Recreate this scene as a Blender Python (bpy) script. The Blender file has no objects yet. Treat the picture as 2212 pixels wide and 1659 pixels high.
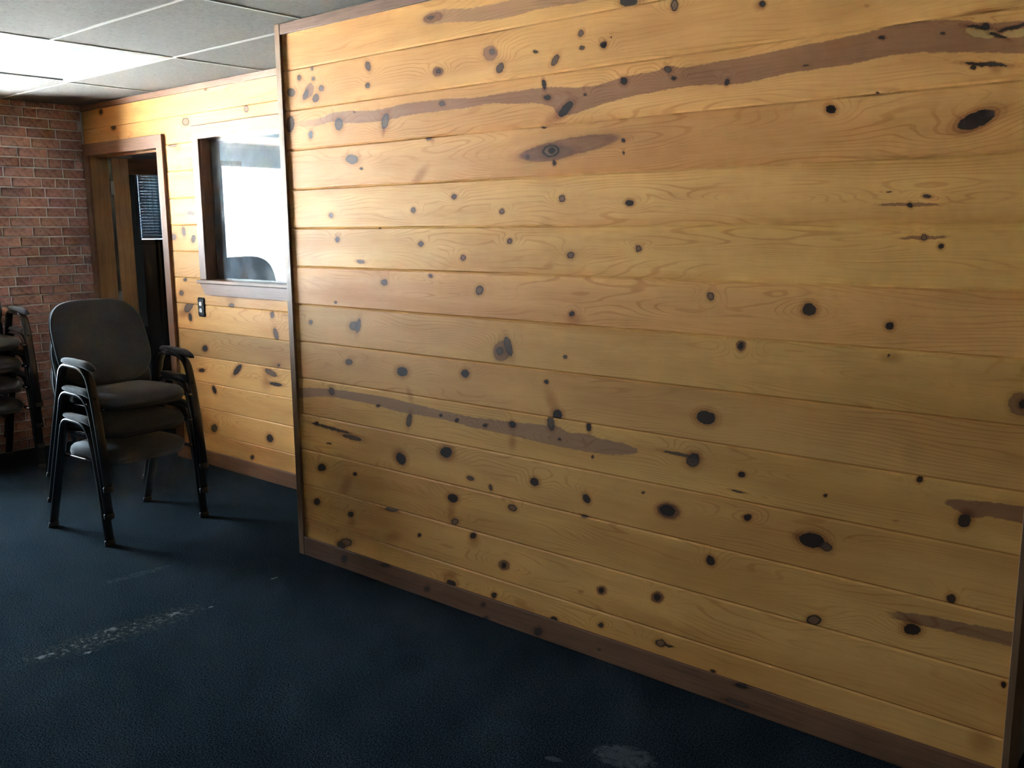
import bpy, bmesh, math, random
import numpy as np
from mathutils import Vector, Matrix

# ------------------------------------------------------------------ camera
W, H = 2212, 1659
FPX = 1985.2
YAW, PITCH, ROLL = 0.7039, -0.1690, -0.0081
CAM = np.array([3.5555, -2.5928, 1.5521])

def cam_axes():
    cy, sy = math.cos(YAW), math.sin(YAW)
    cp, sp = math.cos(PITCH), math.sin(PITCH)
    f = np.array([-sy * cp, cy * cp, sp]); r = np.array([cy, sy, 0.0]); u = np.cross(r, f)
    c, q = math.cos(ROLL), math.sin(ROLL)
    return c * r + q * u, -q * r + c * u, f

RX, UX, FX = cam_axes()
scene = bpy.context.scene
COL = scene.collection
cam_data = bpy.data.cameras.new('camera')
cam = bpy.data.objects.new('camera', cam_data)
COL.objects.link(cam)
M = Matrix.Identity(4)
for i in range(3):
    M[i][0], M[i][1], M[i][2], M[i][3] = RX[i], UX[i], -FX[i], CAM[i]
cam.matrix_world = M
cam_data.sensor_fit = 'HORIZONTAL'
cam_data.sensor_width = 36.0
cam_data.lens = 36.0 * FPX / W
cam_data.clip_start = 0.02
scene.camera = cam

# ------------------------------------------------------------------ light
world = bpy.data.worlds.new('overcast_sky')
scene.world = world
world.use_nodes = True
bg = world.node_tree.nodes['Background']
bg.inputs[0].default_value = (0.74, 0.87, 1.0, 1)
bg.inputs[1].default_value = 5.2
scene.view_settings.view_transform = 'Standard'
scene.view_settings.look = 'None'
scene.view_settings.exposure = 4.5
scene.view_settings.gamma = 1.0
scene.view_settings.use_curve_mapping = False
try:
    scene.cycles.use_denoising = True
    scene.cycles.max_bounces = 10
    scene.cycles.diffuse_bounces = 6
    scene.cycles.transparent_max_bounces = 12
    scene.cycles.sample_clamp_indirect = 20.0
    scene.cycles.caustics_reflective = False
    scene.cycles.caustics_refractive = False
except Exception:
    pass

sun_d = bpy.data.lights.new('sun_offscreen', 'SUN'); sun_d.energy = 72.0; sun_d.angle = 0.01; sun_d.color = (1.0, 0.98, 0.95)
sun = bpy.data.objects.new('sun_offscreen', sun_d); COL.objects.link(sun)
sun.rotation_euler = Vector((-0.22, 0.10, -0.97)).to_track_quat('-Z', 'Y').to_euler()    # high sun behind the roof: lights the street only

# main dimensions (metres)
BX = -3.30            # brick wall face
Y2 = 0.669            # face of the recessed pine wall
XE = 3.085            # end of the big pine wall
ZC = 2.441            # ceiling
PITCH_B = 0.172       # board pitch
Z13 = 0.1784
WY0, WY1, WZ0, WZ1 = -1.95, -0.32, 0.62, 2.34      # shop window opening in the brick wall

pl = bpy.data.lights.new('window_left_offscreen', 'AREA')   # sampling portal of the shop window, gives no light itself
pl.shape = 'RECTANGLE'; pl.size = WZ1 - WZ0; pl.size_y = WY1 - WY0
pl.cycles.is_portal = True
plo = bpy.data.objects.new('window_left_offscreen', pl); COL.objects.link(plo)
plo.location = (BX - 0.90, (WY0 + WY1) / 2, (WZ0 + WZ1) / 2)
plo.rotation_euler = (0, -math.pi / 2, 0)

# ------------------------------------------------------------------ photo pixel helpers
def ray(px, py):
    return ((px - W / 2) / FPX) * RX - ((py - H / 2) / FPX) * UX + FX
def hit_y(px, py, y):
    d = ray(px, py); t = (y - CAM[1]) / d[1]
    return CAM + t * d
def project(X):
    d = np.array(X) - CAM
    return np.array([W / 2 + FPX * d @ RX / (d @ FX), H / 2 - FPX * d @ UX / (d @ FX)])

# ------------------------------------------------------------------ object helpers
def tag(o, label=None, cat=None, group=None, kind=None):
    if label: o['label'] = label
    if cat: o['category'] = cat
    if group: o['group'] = group
    if kind: o['kind'] = kind
    return o
def link(name, me, mat=None, parent=None):
    o = bpy.data.objects.new(name, me); COL.objects.link(o)
    if mat is not None and me is not None and len(me.materials) == 0: me.materials.append(mat)
    if parent is not None: o.parent = parent
    return o
def empty(name, loc=(0, 0, 0), rz=0.0, parent=None):
    o = bpy.data.objects.new(name, None); COL.objects.link(o)
    o.location = loc; o.rotation_euler = (0, 0, rz); o.empty_display_size = 0.1
    if parent is not None: o.parent = parent
    return o
def mesh_from_bm(name, bm, smooth=False):
    bmesh.ops.recalc_face_normals(bm, faces=bm.faces)
    me = bpy.data.meshes.new(name); bm.to_mesh(me); bm.free()
    if smooth:
        for p in me.polygons: p.use_smooth = True
    return me
def box(bm, x0, x1, y0, y1, z0, z1):
    v = [bm.verts.new((x, y, z)) for x in (x0, x1) for y in (y0, y1) for z in (z0, z1)]
    for f in ((0, 1, 3, 2), (4, 6, 7, 5), (0, 4, 5, 1), (2, 3, 7, 6), (0, 2, 6, 4), (1, 5, 7, 3)):
        bm.faces.new([v[i] for i in f])
def boxes(name, lst, mat, parent=None, bevel=0.0):
    bm = bmesh.new()
    for b in lst: box(bm, *b)
    if bevel:
        bmesh.ops.bevel(bm, geom=list(bm.edges), offset=bevel, segments=2, affect='EDGES', profile=0.5)
    return link(name, mesh_from_bm(name, bm), mat, parent)
def prism(bm, pts, axis, a0, a1):
    """polygon pts (2D) extruded along axis 'x','y','z'"""
    def P(p, a):
        return {'x': (a, p[0], p[1]), 'y': (p[0], a, p[1]), 'z': (p[0], p[1], a)}[axis]
    A = [bm.verts.new(P(p, a0)) for p in pts]; B = [bm.verts.new(P(p, a1)) for p in pts]
    n = len(pts)
    bm.faces.new(A); bm.faces.new(B[::-1])
    for i in range(n): bm.faces.new([A[i], B[i], B[(i + 1) % n], A[(i + 1) % n]])

# ------------------------------------------------------------------ node helpers
class NT:
    def __init__(self, tree): self.t = tree; self.n = tree.nodes; self.l = tree.links
    def put(self, sock, v):
        if v is None: return
        if isinstance(v, bpy.types.NodeSocket): self.l.new(v, sock)
        elif isinstance(v, (tuple, list)):
            if len(v) == 3 and sock.type == 'RGBA': v = (*v, 1)
            sock.default_value = v
        else: sock.default_value = v
    def math(self, op, a, b=None, c=None, clamp=False):
        n = self.n.new('ShaderNodeMath'); n.operation = op; n.use_clamp = clamp
        for i, v in enumerate((a, b, c)):
            if v is not None: self.put(n.inputs[i], v)
        return n.outputs[0]
    def vmath(self, op, a, b=None, scale=None):
        n = self.n.new('ShaderNodeVectorMath'); n.operation = op
        self.put(n.inputs[0], a)
        if b is not None: self.put(n.inputs[1], b)
        if scale is not None: self.put(n.inputs[3], scale)
        return n.outputs['Value'] if op in ('DOT_PRODUCT', 'LENGTH', 'DISTANCE') else n.outputs[0]
    def ramp(self, v, a, b, c=0.0, d=1.0, smooth=True):
        n = self.n.new('ShaderNodeMapRange')
        n.interpolation_type = 'SMOOTHSTEP' if smooth else 'LINEAR'
        for s, x in zip(n.inputs[:5], (v, a, b, c, d)): self.put(s, x)
        return n.outputs[0]
    def mix(self, f, a, b, blend='MIX'):
        n = self.n.new('ShaderNodeMix'); n.data_type = 'RGBA'; n.blend_type = blend
        self.put(n.inputs[0], f); self.put(n.inputs[6], a); self.put(n.inputs[7], b)
        return n.outputs[2]
    def noise(self, vec, scale=5.0, detail=3.0, rough=0.5, color=False):
        n = self.n.new('ShaderNodeTexNoise')
        self.put(n.inputs['Vector'], vec); n.inputs['Scale'].default_value = scale
        n.inputs['Detail'].default_value = detail; n.inputs['Roughness'].default_value = rough
        return n.outputs['Color'] if color else n.outputs['Fac']
    def voronoi(self, vec, scale):
        n = self.n.new('ShaderNodeTexVoronoi'); self.put(n.inputs['Vector'], vec); n.inputs['Scale'].default_value = scale
        return n.outputs['Distance']
    def coord(self, which='Object'):
        return self.n.new('ShaderNodeTexCoord').outputs[which]
    def sep(self, v):
        n = self.n.new('ShaderNodeSeparateXYZ'); self.put(n.inputs[0], v); return n.outputs
    def bump(self, h, strength=0.2, dist=0.01):
        n = self.n.new('ShaderNodeBump'); n.inputs['Strength'].default_value = strength
        n.inputs['Distance'].default_value = dist; self.put(n.inputs['Height'], h)
        return n.outputs[0]

def material(name, color=(0.5, 0.5, 0.5), rough=0.5, metal=0.0, spec=0.5):
    m = bpy.data.materials.new(name); m.use_nodes = True
    b = m.node_tree.nodes['Principled BSDF']
    b.inputs['Base Color'].default_value = (*color, 1)
    b.inputs['Roughness'].default_value = rough
    b.inputs['Metallic'].default_value = metal
    b.inputs['Specular IOR Level'].default_value = spec
    return m, NT(m.node_tree), b

def knot_group():
    g = bpy.data.node_groups.new('knot', 'ShaderNodeTree')
    I = g.interface
    for nm, ty in (('P', 'NodeSocketVector'), ('C', 'NodeSocketVector'), ('U', 'NodeSocketVector'), ('V', 'NodeSocketVector'),
                   ('Color', 'NodeSocketColor'), ('Core', 'NodeSocketColor'),
                   ('CoreAmt', 'NodeSocketFloat'), ('RimAmt', 'NodeSocketFloat'), ('HaloAmt', 'NodeSocketFloat'),
                   ('HaloIn', 'NodeSocketFloat'), ('HaloOut', 'NodeSocketFloat')):
        I.new_socket(name=nm, in_out='INPUT', socket_type=ty)
    I.new_socket(name='Color', in_out='OUTPUT', socket_type='NodeSocketColor')
    k = NT(g); i = g.nodes.new('NodeGroupInput'); o = g.nodes.new('NodeGroupOutput'); s = i.outputs
    d = k.vmath('SUBTRACT', s['P'], s['C'])
    a = k.vmath('DOT_PRODUCT', d, s['U']); b = k.vmath('DOT_PRODUCT', d, s['V'])
    r = k.math('SQRT', k.math('ADD', k.math('MULTIPLY', a, a), k.math('MULTIPLY', b, b)))
    core = k.ramp(r, 0.88, 1.10, 1.0, 0.0)
    rim = k.math('MULTIPLY', k.ramp(r, 0.55, 0.85), s['RimAmt'])
    halo = k.math('MULTIPLY', k.ramp(r, s['HaloIn'], s['HaloOut'], 1.0, 0.0), k.math('MULTIPLY', s['HaloAmt'], k.math('ADD', 0.85, k.math('MULTIPLY', k.math('SINE', k.math('MULTIPLY', r, 17.0)), k.math('MULTIPLY', s['CoreAmt'], 0.34)))))
    c1 = k.mix(halo, s['Color'], k.mix(1.0, s['Color'], (0.44, 0.24, 0.13), 'MULTIPLY'))
    cc = k.mix(rim, s['Core'], (0.018, 0.010, 0.007))
    c2 = k.mix(k.math('MULTIPLY', core, s['CoreAmt']), c1, cc)
    g.links.new(c2, o.inputs['Color'])
    return g
KNOT = knot_group()

def knot_field_group():
    g = bpy.data.node_groups.new('knot_field', 'ShaderNodeTree')
    for nm, ty in (('P', 'NodeSocketVector'), ('C', 'NodeSocketVector'), ('U', 'NodeSocketVector'), ('V', 'NodeSocketVector'),
                   ('Field', 'NodeSocketFloat'), ('Bump', 'NodeSocketFloat')):
        g.interface.new_socket(name=nm, in_out='INPUT', socket_type=ty)
    g.interface.new_socket(name='Field', in_out='OUTPUT', socket_type='NodeSocketFloat')
    k = NT(g); i = g.nodes.new('NodeGroupInput'); o = g.nodes.new('NodeGroupOutput'); s = i.outputs
    d = k.vmath('SUBTRACT', s['P'], s['C'])
    a = k.math('MULTIPLY', k.vmath('DOT_PRODUCT', d, s['U']), 0.62); b = k.vmath('DOT_PRODUCT', d, s['V'])
    r = k.math('SQRT', k.math('ADD', k.math('MULTIPLY', a, a), k.math('MULTIPLY', b, b)))
    g.links.new(k.math('MULTIPLY_ADD', k.ramp(r, 0.0, 4.0, 1.0, 0.0), s['Bump'], s['Field']), o.inputs['Field'])
    return g
KFIELD = knot_field_group()

# knot kinds: core colour, core, rim, halo, halo in, halo out, grain bump
KIND = {
    'd': ((0.022, 0.012, 0.009), 0.97, 0.3, 0.62, 0.95, 2.1, 3.2),     # dark, solid
    'r': ((0.17, 0.085, 0.045), 0.95, 0.95, 0.45, 0.95, 2.0, 3.2),     # dark rim, brown heart
    'm': ((0.075, 0.045, 0.032), 0.9, 0.6, 0.45, 0.9, 2.2, 2.6),       # medium brown
    's': ((0.03, 0.016, 0.010), 0.9, 0.2, 0.30, 0.9, 2.2, 1.0),        # pin knot
    'h': ((0.20, 0.10, 0.05), 0.0, 0.0, 0.60, 0.15, 1.5, 0.6),         # smoky stain
    'b': ((0.19, 0.080, 0.040), 0.75, 0.15, 0.35, 0.8, 1.5, 2.5),      # brown heartwood lens
    'l': ((0.46, 0.27, 0.09), 0.85, 0.0, 0.0, 0.9, 1.2, 0.5),           # light inclusion
    'g': ((0, 0, 0), 0.0, 0.0, 0.0, 0.0, 1.0, 4.5),                    # only bends the grain
}

def ellipse_wall(px, py, rx, ry, ang, y):
    c = hit_y(px, py, y)
    p0 = project(c)
    e = 1e-3
    Jx = (project(c + np.array([e, 0, 0])) - p0) / e
    Jz = (project(c + np.array([0, 0, e])) - p0) / e
    a = math.radians(ang); u = np.array([math.cos(a), math.sin(a)]); v = np.array([-u[1], u[0]])
    U = (float(Jx @ u / rx), 0.0, float(Jz @ u / rx)); V = (float(Jx @ v / ry), 0.0, float(Jz @ v / ry))
    return c, U, V

def float_curve(k, val, pts):
    n = k.n.new('ShaderNodeFloatCurve'); k.put(n.inputs['Value'], val); n.inputs['Factor'].default_value = 1.0
    cv = n.mapping.curves[0]
    pts = sorted(pts)
    cv.points[0].location = pts[0]; cv.points[-1].location = pts[-1]
    for p in pts[1:-1]: cv.points.new(*p)
    for p in cv.points: p.handle_type = 'AUTO_CLAMPED'
    n.mapping.update()
    return n.outputs[0]

def pine(name, seed, y, knots=(), streaks=(), light=(0.60, 0.375, 0.140), tan=(0.47, 0.265, 0.088), lines=0.50, rough=0.52, zb=0.0, zt=1.0):
    m, k, b = material(name, rough=rough, spec=0.20)
    rnd = random.Random(seed)
    P = k.coord('Object')
    off = (rnd.uniform(-20, 20), rnd.uniform(-20, 20), rnd.uniform(-20, 20))
    Q = k.vmath('ADD', P, off)
    wob = k.vmath('SUBTRACT', k.noise(k.vmath('MULTIPLY', Q, (1, 1, 1.6)), 42.0, 4.0, 0.72, True), (0.5, 0.5, 0.5))
    PW = k.vmath('ADD', P, k.vmath('SCALE', wob, scale=0.014))
    big = k.noise(k.vmath('MULTIPLY', Q, (0.9, 1, 5.0)), 1.0, 2.0, 0.5)
    mid = k.noise(k.vmath('MULTIPLY', Q, (2.2, 1, 16.0)), 1.0, 3.0, 0.55)
    fine = k.noise(k.vmath('MULTIPLY', Q, (7.0, 1, 210.0)), 1.0, 2.0, 0.5)
    col = k.mix(k.ramp(k.math('ADD', k.math('MULTIPLY', big, 0.65), k.math('MULTIPLY', mid, 0.35)), 0.36, 0.66), light, tan)
    z = k.sep(P)[2]; x = k.sep(P)[0]
    # heartwood streaks
    for st in streaks:
        up, lo, scol, soft = st
        xs = [p[0] for p in up + lo]; x0, x1 = min(xs), max(xs); sp = max(zt - zb, 0.01)
        t = k.math('DIVIDE', k.math('SUBTRACT', k.sep(PW)[0], x0), x1 - x0)
        cu = float_curve(k, t, [((p[0] - x0) / (x1 - x0), min(1, max(0, (p[1] - zb) / sp))) for p in up])
        cl = float_curve(k, t, [((p[0] - x0) / (x1 - x0), min(1, max(0, (p[1] - zb) / sp))) for p in lo])
        zn = k.math('DIVIDE', k.math('SUBTRACT', k.sep(PW)[2], zb), sp)
        mk = k.math('MULTIPLY', k.ramp(k.math('SUBTRACT', cu, zn), -0.004, 0.022), k.ramp(k.math('SUBTRACT', zn, cl), -0.004, 0.022))
        mk = k.math('MULTIPLY', mk, k.math('MULTIPLY', k.ramp(t, 0.0, soft), k.ramp(t, 1.0, 1.002, 1.0, 0.0)))
        sc = k.mix(mid, scol, tuple(c * 0.72 for c in scol))
        col = k.mix(k.math('MULTIPLY', mk, 0.92), col, sc)
    fld = k.math('ADD', k.math('MULTIPLY', z, 62.0), k.math('MULTIPLY', big, 20.0))
    fld = k.math('ADD', fld, k.math('MULTIPLY', mid, 1.6))
    # grain lines are drawn after the knots have bent the field, but under the knots
    knodes = []
    f = fld
    for kn in knots:
        (c, U, V), kd = kn
        cfg = KIND[kd]
        n = k.n.new('ShaderNodeGroup'); n.node_tree = KNOT
        k.put(n.inputs['P'], PW); k.put(n.inputs['C'], (float(c[0]), 0.0, float(c[2])))
        n.inputs['U'].default_value = U; n.inputs['V'].default_value = V
        n.inputs['Core'].default_value = (*cfg[0], 1)
        for nm, v in zip(('CoreAmt', 'RimAmt', 'HaloAmt', 'HaloIn', 'HaloOut'), cfg[1:6]): n.inputs[nm].default_value = v
        knodes.append(n)
        if cfg[6] > 0.7:
            q = k.n.new('ShaderNodeGroup'); q.node_tree = KFIELD
            k.put(q.inputs['P'], P); k.put(q.inputs['C'], (float(c[0]), 0.0, float(c[2])))
            q.inputs['U'].default_value = U; q.inputs['V'].default_value = V; q.inputs['Bump'].default_value = cfg[6]
            k.put(q.inputs['Field'], f); f = q.outputs['Field']
    s = k.math('SINE', k.math('MULTIPLY', f, 6.2832))
    ln = k.math('MULTIPLY', k.ramp(s, 0.55, 0.98), k.ramp(k.noise(k.vmath('MULTIPLY', Q, (1.6, 1, 7.0)), 1.3, 2.0), 0.40, 0.62, 0.15, 1.0))
    col = k.mix(k.math('MULTIPLY', ln, lines), col, k.mix(1.0, col, (0.66, 0.50, 0.36), 'MULTIPLY'))
    col = k.mix(k.math('MULTIPLY', k.ramp(fine, 0.45, 0.75), 0.22), col, k.mix(1.0, col, (0.70, 0.60, 0.50), 'MULTIPLY'))
    for n in knodes:
        k.put(n.inputs['Color'], col); col = n.outputs['Color']
    k.put(b.inputs['Base Color'], col)
    k.put(b.inputs['Roughness'], k.ramp(mid, 0.3, 0.7, rough - 0.04, rough + 0.06))
    k.put(b.inputs['Normal'], k.bump(k.math('ADD', k.math('MULTIPLY', fine, 0.3), ln), 0.06, 0.002))
    return m

def stained(name, seed, color, rough=0.5, along='x', knots=(), y=0.0):
    m, k, b = material(name, rough=rough, spec=0.32)
    rnd = random.Random(seed); P = k.coord('Object')
    Q = k.vmath('ADD', P, (rnd.uniform(-9, 9), rnd.uniform(-9, 9), rnd.uniform(-9, 9)))
    sc = {'x': (1.6, 18, 18), 'z': (18, 18, 1.6), 'y': (18, 1.6, 18)}[along]
    sf = {'x': (6, 160, 160), 'z': (160, 160, 6), 'y': (160, 6, 160)}[along]
    n1 = k.noise(k.vmath('MULTIPLY', Q, sc), 1.0, 3.0); n2 = k.noise(k.vmath('MULTIPLY', Q, sf), 1.0, 2.0)
    c2 = tuple(c * 0.55 for c in color); c3 = tuple(min(1, c * 1.25) for c in color)
    col = k.mix(k.ramp(n1, 0.32, 0.68), c3, color)
    col = k.mix(k.math('MULTIPLY', k.ramp(n2, 0.42, 0.7), 0.5), col, c2)
    f = 0.0
    wob = k.vmath('SUBTRACT', k.noise(Q, 55.0, 2.0, 0.6, True), (0.5, 0.5, 0.5))
    PW = k.vmath('ADD', P, k.vmath('SCALE', wob, scale=0.006))
    for (c, U, V), kd in knots:
        cfg = KIND[kd]
        n = k.n.new('ShaderNodeGroup'); n.node_tree = KNOT
        k.put(n.inputs['P'], PW); n.inputs['C'].default_value = (float(c[0]), 0, float(c[2]))
        n.inputs['U'].default_value = U; n.inputs['V'].default_value = V; n.inputs['Core'].default_value = (*cfg[0], 1)
        for nm, v in zip(('CoreAmt', 'RimAmt', 'HaloAmt', 'HaloIn', 'HaloOut'), cfg[1:6]): n.inputs[nm].default_value = v
        k.put(n.inputs['Color'], col); col = n.outputs['Color']
    k.put(b.inputs['Base Color'], col)
    k.put(b.inputs['Normal'], k.bump(n2, 0.05, 0.002))
    return m

# ------------------------------------------------------------------ plain materials
BROWN = (0.16, 0.078, 0.042)
M_trim_x = stained('stained_trim_horizontal', 1, BROWN, along='x')
M_trim_z = stained('stained_trim_vertical', 2, BROWN, along='z')
M_cap = stained('stained_end_board', 3, (0.20, 0.105, 0.052), along='z')
M_oak = stained('golden_oak_jamb', 4, (0.30, 0.15, 0.058), along='z', rough=0.4)
M_doorwood = stained('oak_door', 5, (0.27, 0.135, 0.052), along='z', rough=0.4)

def carpet():
    m, k, b = material('dark_carpet', rough=1.0, spec=0.0)
    P = k.coord('Object')
    n1 = k.noise(P, 190.0, 3.0, 0.7); n2 = k.noise(P, 2.2, 4.0, 0.6); n3 = k.noise(P, 120.0, 2.0, 0.6)
    col = k.mix(k.ramp(n1, 0.34, 0.68), (0.003, 0.0050, 0.0070), (0.030, 0.043, 0.055))
    col = k.mix(k.ramp(n2, 0.35, 0.72), col, k.mix(1.0, col, (0.78, 0.88, 0.86), 'MULTIPLY'))
    col = k.mix(k.math('MULTIPLY', k.ramp(n3, 0.66, 0.74), 0.35), col, (0.03, 0.04, 0.046))
    # pale trodden-in debris left along the floor
    xyz = k.sep(P)
    def blob(cx, cy, ang, la, lb, cut0, cut1, amt, colr, col):
        d = k.vmath('SUBTRACT', P, (cx, cy, 0.0))
        ca, sa = math.cos(ang), math.sin(ang)
        a = k.vmath('DOT_PRODUCT', d, (ca / la, sa / la, 0)); bb = k.vmath('DOT_PRODUCT', d, (-sa / lb, ca / lb, 0))
        r = k.math('ADD', k.math('MULTIPLY', a, a), k.math('MULTIPLY', bb, bb))
        mask = k.ramp(r, 0.0, 1.0, 1.0, 0.0)
        nn = k.noise(P, 48.0, 4.0, 0.7)
        f = k.math('MULTIPLY', k.ramp(k.math('ADD', nn, k.math('MULTIPLY', mask, 0.22)), cut0, cut1), k.ramp(mask, 0.0, 0.25))
        return k.mix(k.math('MULTIPLY', f, amt), col, colr)
    for cx, cy, ang, la, lb, c0, c1, amt, cr in BLOBS:
        col = blob(cx, cy, ang, la, lb, c0, c1, amt, cr, col)
    k.put(b.inputs['Base Color'], col)
    k.put(b.inputs['Normal'], k.bump(k.math('ADD', n1, k.math('MULTIPLY', n3, 0.6)), 0.9, 0.006))
    return m
def floor_pt(px, py):
    d = ray(px, py); t = -CAM[2] / d[2]; return CAM + t * d
_a, _b = floor_pt(70, 1425), floor_pt(420, 1315)
_ang = math.atan2(_b[1] - _a[1], _b[0] - _a[0])
_c = (_a + _b) / 2
BLOBS = [(_c[0], _c[1], _ang, 0.55, 0.13, 0.60, 0.85, 0.5, (0.06, 0.065, 0.055)),
         (_c[0], _c[1], _ang, 0.50, 0.10, 0.76, 0.86, 0.7, (0.15, 0.16, 0.16))]
for px, py, la, lb in ((378, 1325, 0.035, 0.022), (95, 1418, 0.05, 0.02), (455, 1312, 0.02, 0.012), (240, 1360, 0.05, 0.02), (190, 1410, 0.05, 0.012),
                       (592, 1249, 0.03, 0.012)):
    q = floor_pt(px, py); BLOBS.append((q[0], q[1], _ang, la, lb, 0.56, 0.80, 0.75, (0.17, 0.18, 0.18)))
q = floor_pt(1350, 1635); BLOBS.append((q[0], q[1], 0.3, 0.11, 0.07, 0.45, 0.75, 0.55, (0.09, 0.10, 0.11)))
q = floor_pt(1195, 1640); BLOBS.append((q[0], q[1], 0.3, 0.03, 0.015, 0.45, 0.65, 0.5, (0.09, 0.10, 0.11)))
q = floor_pt(300, 1240); BLOBS.append((q[0], q[1], _ang, 0.25, 0.04, 0.60, 0.8, 0.4, (0.05, 0.06, 0.07)))
M_carpet = carpet()

def acoustic():
    m, k, b = material('acoustic_tile', rough=1.0, spec=0.0)
    P = k.coord('Object')
    n = k.noise(k.vmath('MULTIPLY', P, (28, 110, 1)), 1.0, 3.0, 0.6); n2 = k.noise(P, 60.0, 3.0)
    fis = k.ramp(n, 0.64, 0.70)
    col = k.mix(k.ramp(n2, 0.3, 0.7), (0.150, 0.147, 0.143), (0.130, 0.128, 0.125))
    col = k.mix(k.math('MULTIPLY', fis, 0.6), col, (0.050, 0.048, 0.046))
    k.put(b.inputs['Base Color'], col)
    k.put(b.inputs['Normal'], k.bump(k.math('SUBTRACT', n2, fis), 0.25, 0.004))
    return m
M_tile = acoustic()
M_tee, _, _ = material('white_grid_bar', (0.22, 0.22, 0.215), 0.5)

def brickmat(name, seed):
    m, k, b = material(name, rough=0.85, spec=0.25)
    P = k.coord('Object')
    inf = k.n.new('ShaderNodeObjectInfo')
    rndv = inf.outputs['Random']
    n = k.noise(P, 35.0, 4.0, 0.65); n2 = k.noise(P, 140.0, 2.0)
    col = k.mix(rndv, (0.26, 0.145, 0.115), (0.40, 0.225, 0.175))
    col = k.mix(k.ramp(n, 0.4, 0.7), col, k.mix(1.0, col, (0.62, 0.6, 0.62), 'MULTIPLY'))
    k.put(b.inputs['Base Color'], col)
    k.put(b.inputs['Normal'], k.bump(k.math('ADD', n, k.math('MULTIPLY', n2, 0.5)), 0.5, 0.004))
    return m
M_brick = brickmat('red_brown_brick', 1)
def mortar():
    m, k, b = material('grey_mortar', rough=0.95, spec=0.2)
    n = k.noise(k.coord('Object'), 90.0, 3.0)
    k.put(b.inputs['Base Color'], k.mix(n, (0.42, 0.40, 0.39), (0.58, 0.56, 0.54)))
    k.put(b.inputs['Normal'], k.bump(n, 0.5, 0.003))
    return m
M_mortar = mortar()
def plaster(name, c):
    m, k, b = material(name, c, 0.8)
    n = k.noise(k.coord('Object'), 40.0, 3.0)
    k.put(b.inputs['Base Color'], k.mix(n, c, tuple(v * 0.9 for v in c)))
    k.put(b.inputs['Normal'], k.bump(n, 0.1, 0.002))
    return m
M_wallpaint = plaster('beige_wall_paint', (0.26, 0.22, 0.17))
M_dark = plaster('hall_wall_paint', (0.26, 0.22, 0.17))
M_office = plaster('grey_office_paint', (0.20, 0.19, 0.18))
M_concrete = plaster('pavement_concrete', (0.60, 0.60, 0.59))

def glass(name, tint=(0.93, 0.96, 0.96), ior=1.52):
    m = bpy.data.materials.new(name); m.use_nodes = True
    k = NT(m.node_tree); k.n.remove(k.n['Principled BSDF'])
    tr = k.n.new('ShaderNodeBsdfTransparent'); tr.inputs[0].default_value = (*tint, 1)
    gl = k.n.new('ShaderNodeBsdfGlossy'); gl.inputs['Roughness'].default_value = 0.0
    fr = k.n.new('ShaderNodeFresnel')
    geo = k.n.new('ShaderNodeNewGeometry')      # same reflectance on both faces of the sheet
    k.l.new(k.ramp(geo.outputs['Backfacing'], 0.0, 1.0, ior, 1.0 / ior, smooth=False), fr.inputs[0])
    mx = k.n.new('ShaderNodeMixShader')
    k.l.new(fr.outputs[0], mx.inputs[0]); k.l.new(tr.outputs[0], mx.inputs[1]); k.l.new(gl.outputs[0], mx.inputs[2])
    k.l.new(mx.outputs[0], k.n['Material Output'].inputs[0])
    return m
M_glass = glass('window_glass')
def dusty(name):
    m = glass(name); k = NT(m.node_tree)
    src = k.n['Material Output'].inputs[0].links[0].from_socket
    d = k.n.new('ShaderNodeBsdfDiffuse'); d.inputs[0].default_value = (0.62, 0.72, 0.82, 1)
    n = k.noise(k.coord('Object'), 6.0, 4.0, 0.6)
    mx = k.n.new('ShaderNodeMixShader'); k.put(mx.inputs[0], k.ramp(n, 0.3, 0.75, 0.05, 0.17))
    k.l.new(src, mx.inputs[1]); k.l.new(d.outputs[0], mx.inputs[2]); k.l.new(mx.outputs[0], k.n['Material Output'].inputs[0])
    return m
M_dusty = dusty('smudged_window_glass')
M_smoke = glass('tinted_door_glass', (0.40, 0.46, 0.52))

def fabric():
    m, k, b = material('charcoal_fabric', rough=0.9, spec=0.2)
    P = k.coord('Object')
    n = k.noise(P, 420.0, 2.0, 0.6); n2 = k.noise(P, 9.0, 3.0)
    col = k.mix(k.ramp(n, 0.3, 0.7), (0.020, 0.022, 0.025), (0.062, 0.068, 0.076))
    col = k.mix(k.ramp(n2, 0.3, 0.8), col, k.mix(1.0, col, (0.8, 0.85, 0.85), 'MULTIPLY'))
    k.put(b.inputs['Base Color'], col)
    b.inputs['Sheen Weight'].default_value = 0.25; b.inputs['Sheen Roughness'].default_value = 0.4
    k.put(b.inputs['Normal'], k.bump(n, 0.4, 0.002))
    return m
M_fabric = fabric()
M_frame, _, _ = material('black_enamel_tube', (0.012, 0.013, 0.015), 0.33)
M_plastic, _, _ = material('black_plastic', (0.014, 0.016, 0.019), 0.65)
M_rail, _, _ = material('polished_seat_rail', (0.10, 0.10, 0.11), 0.16, 1.0)
M_alu, _, _ = material('grey_aluminium', (0.28, 0.28, 0.29), 0.4, 0.8)
M_white, _, _ = material('white_outlet_plastic', (0.75, 0.75, 0.73), 0.35)
M_iron, _, _ = material('black_cast_iron', (0.010, 0.011, 0.011), 0.38, 0.4)
M_slot, _, _ = material('dark_slot', (0.01, 0.01, 0.01), 0.7)
M_hinge, _, _ = material('dull_steel_hinge', (0.35, 0.35, 0.34), 0.4, 0.9)
M_troffer, _, _ = material('white_troffer_enamel', (0.22, 0.22, 0.22), 0.6, spec=0.2)
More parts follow.
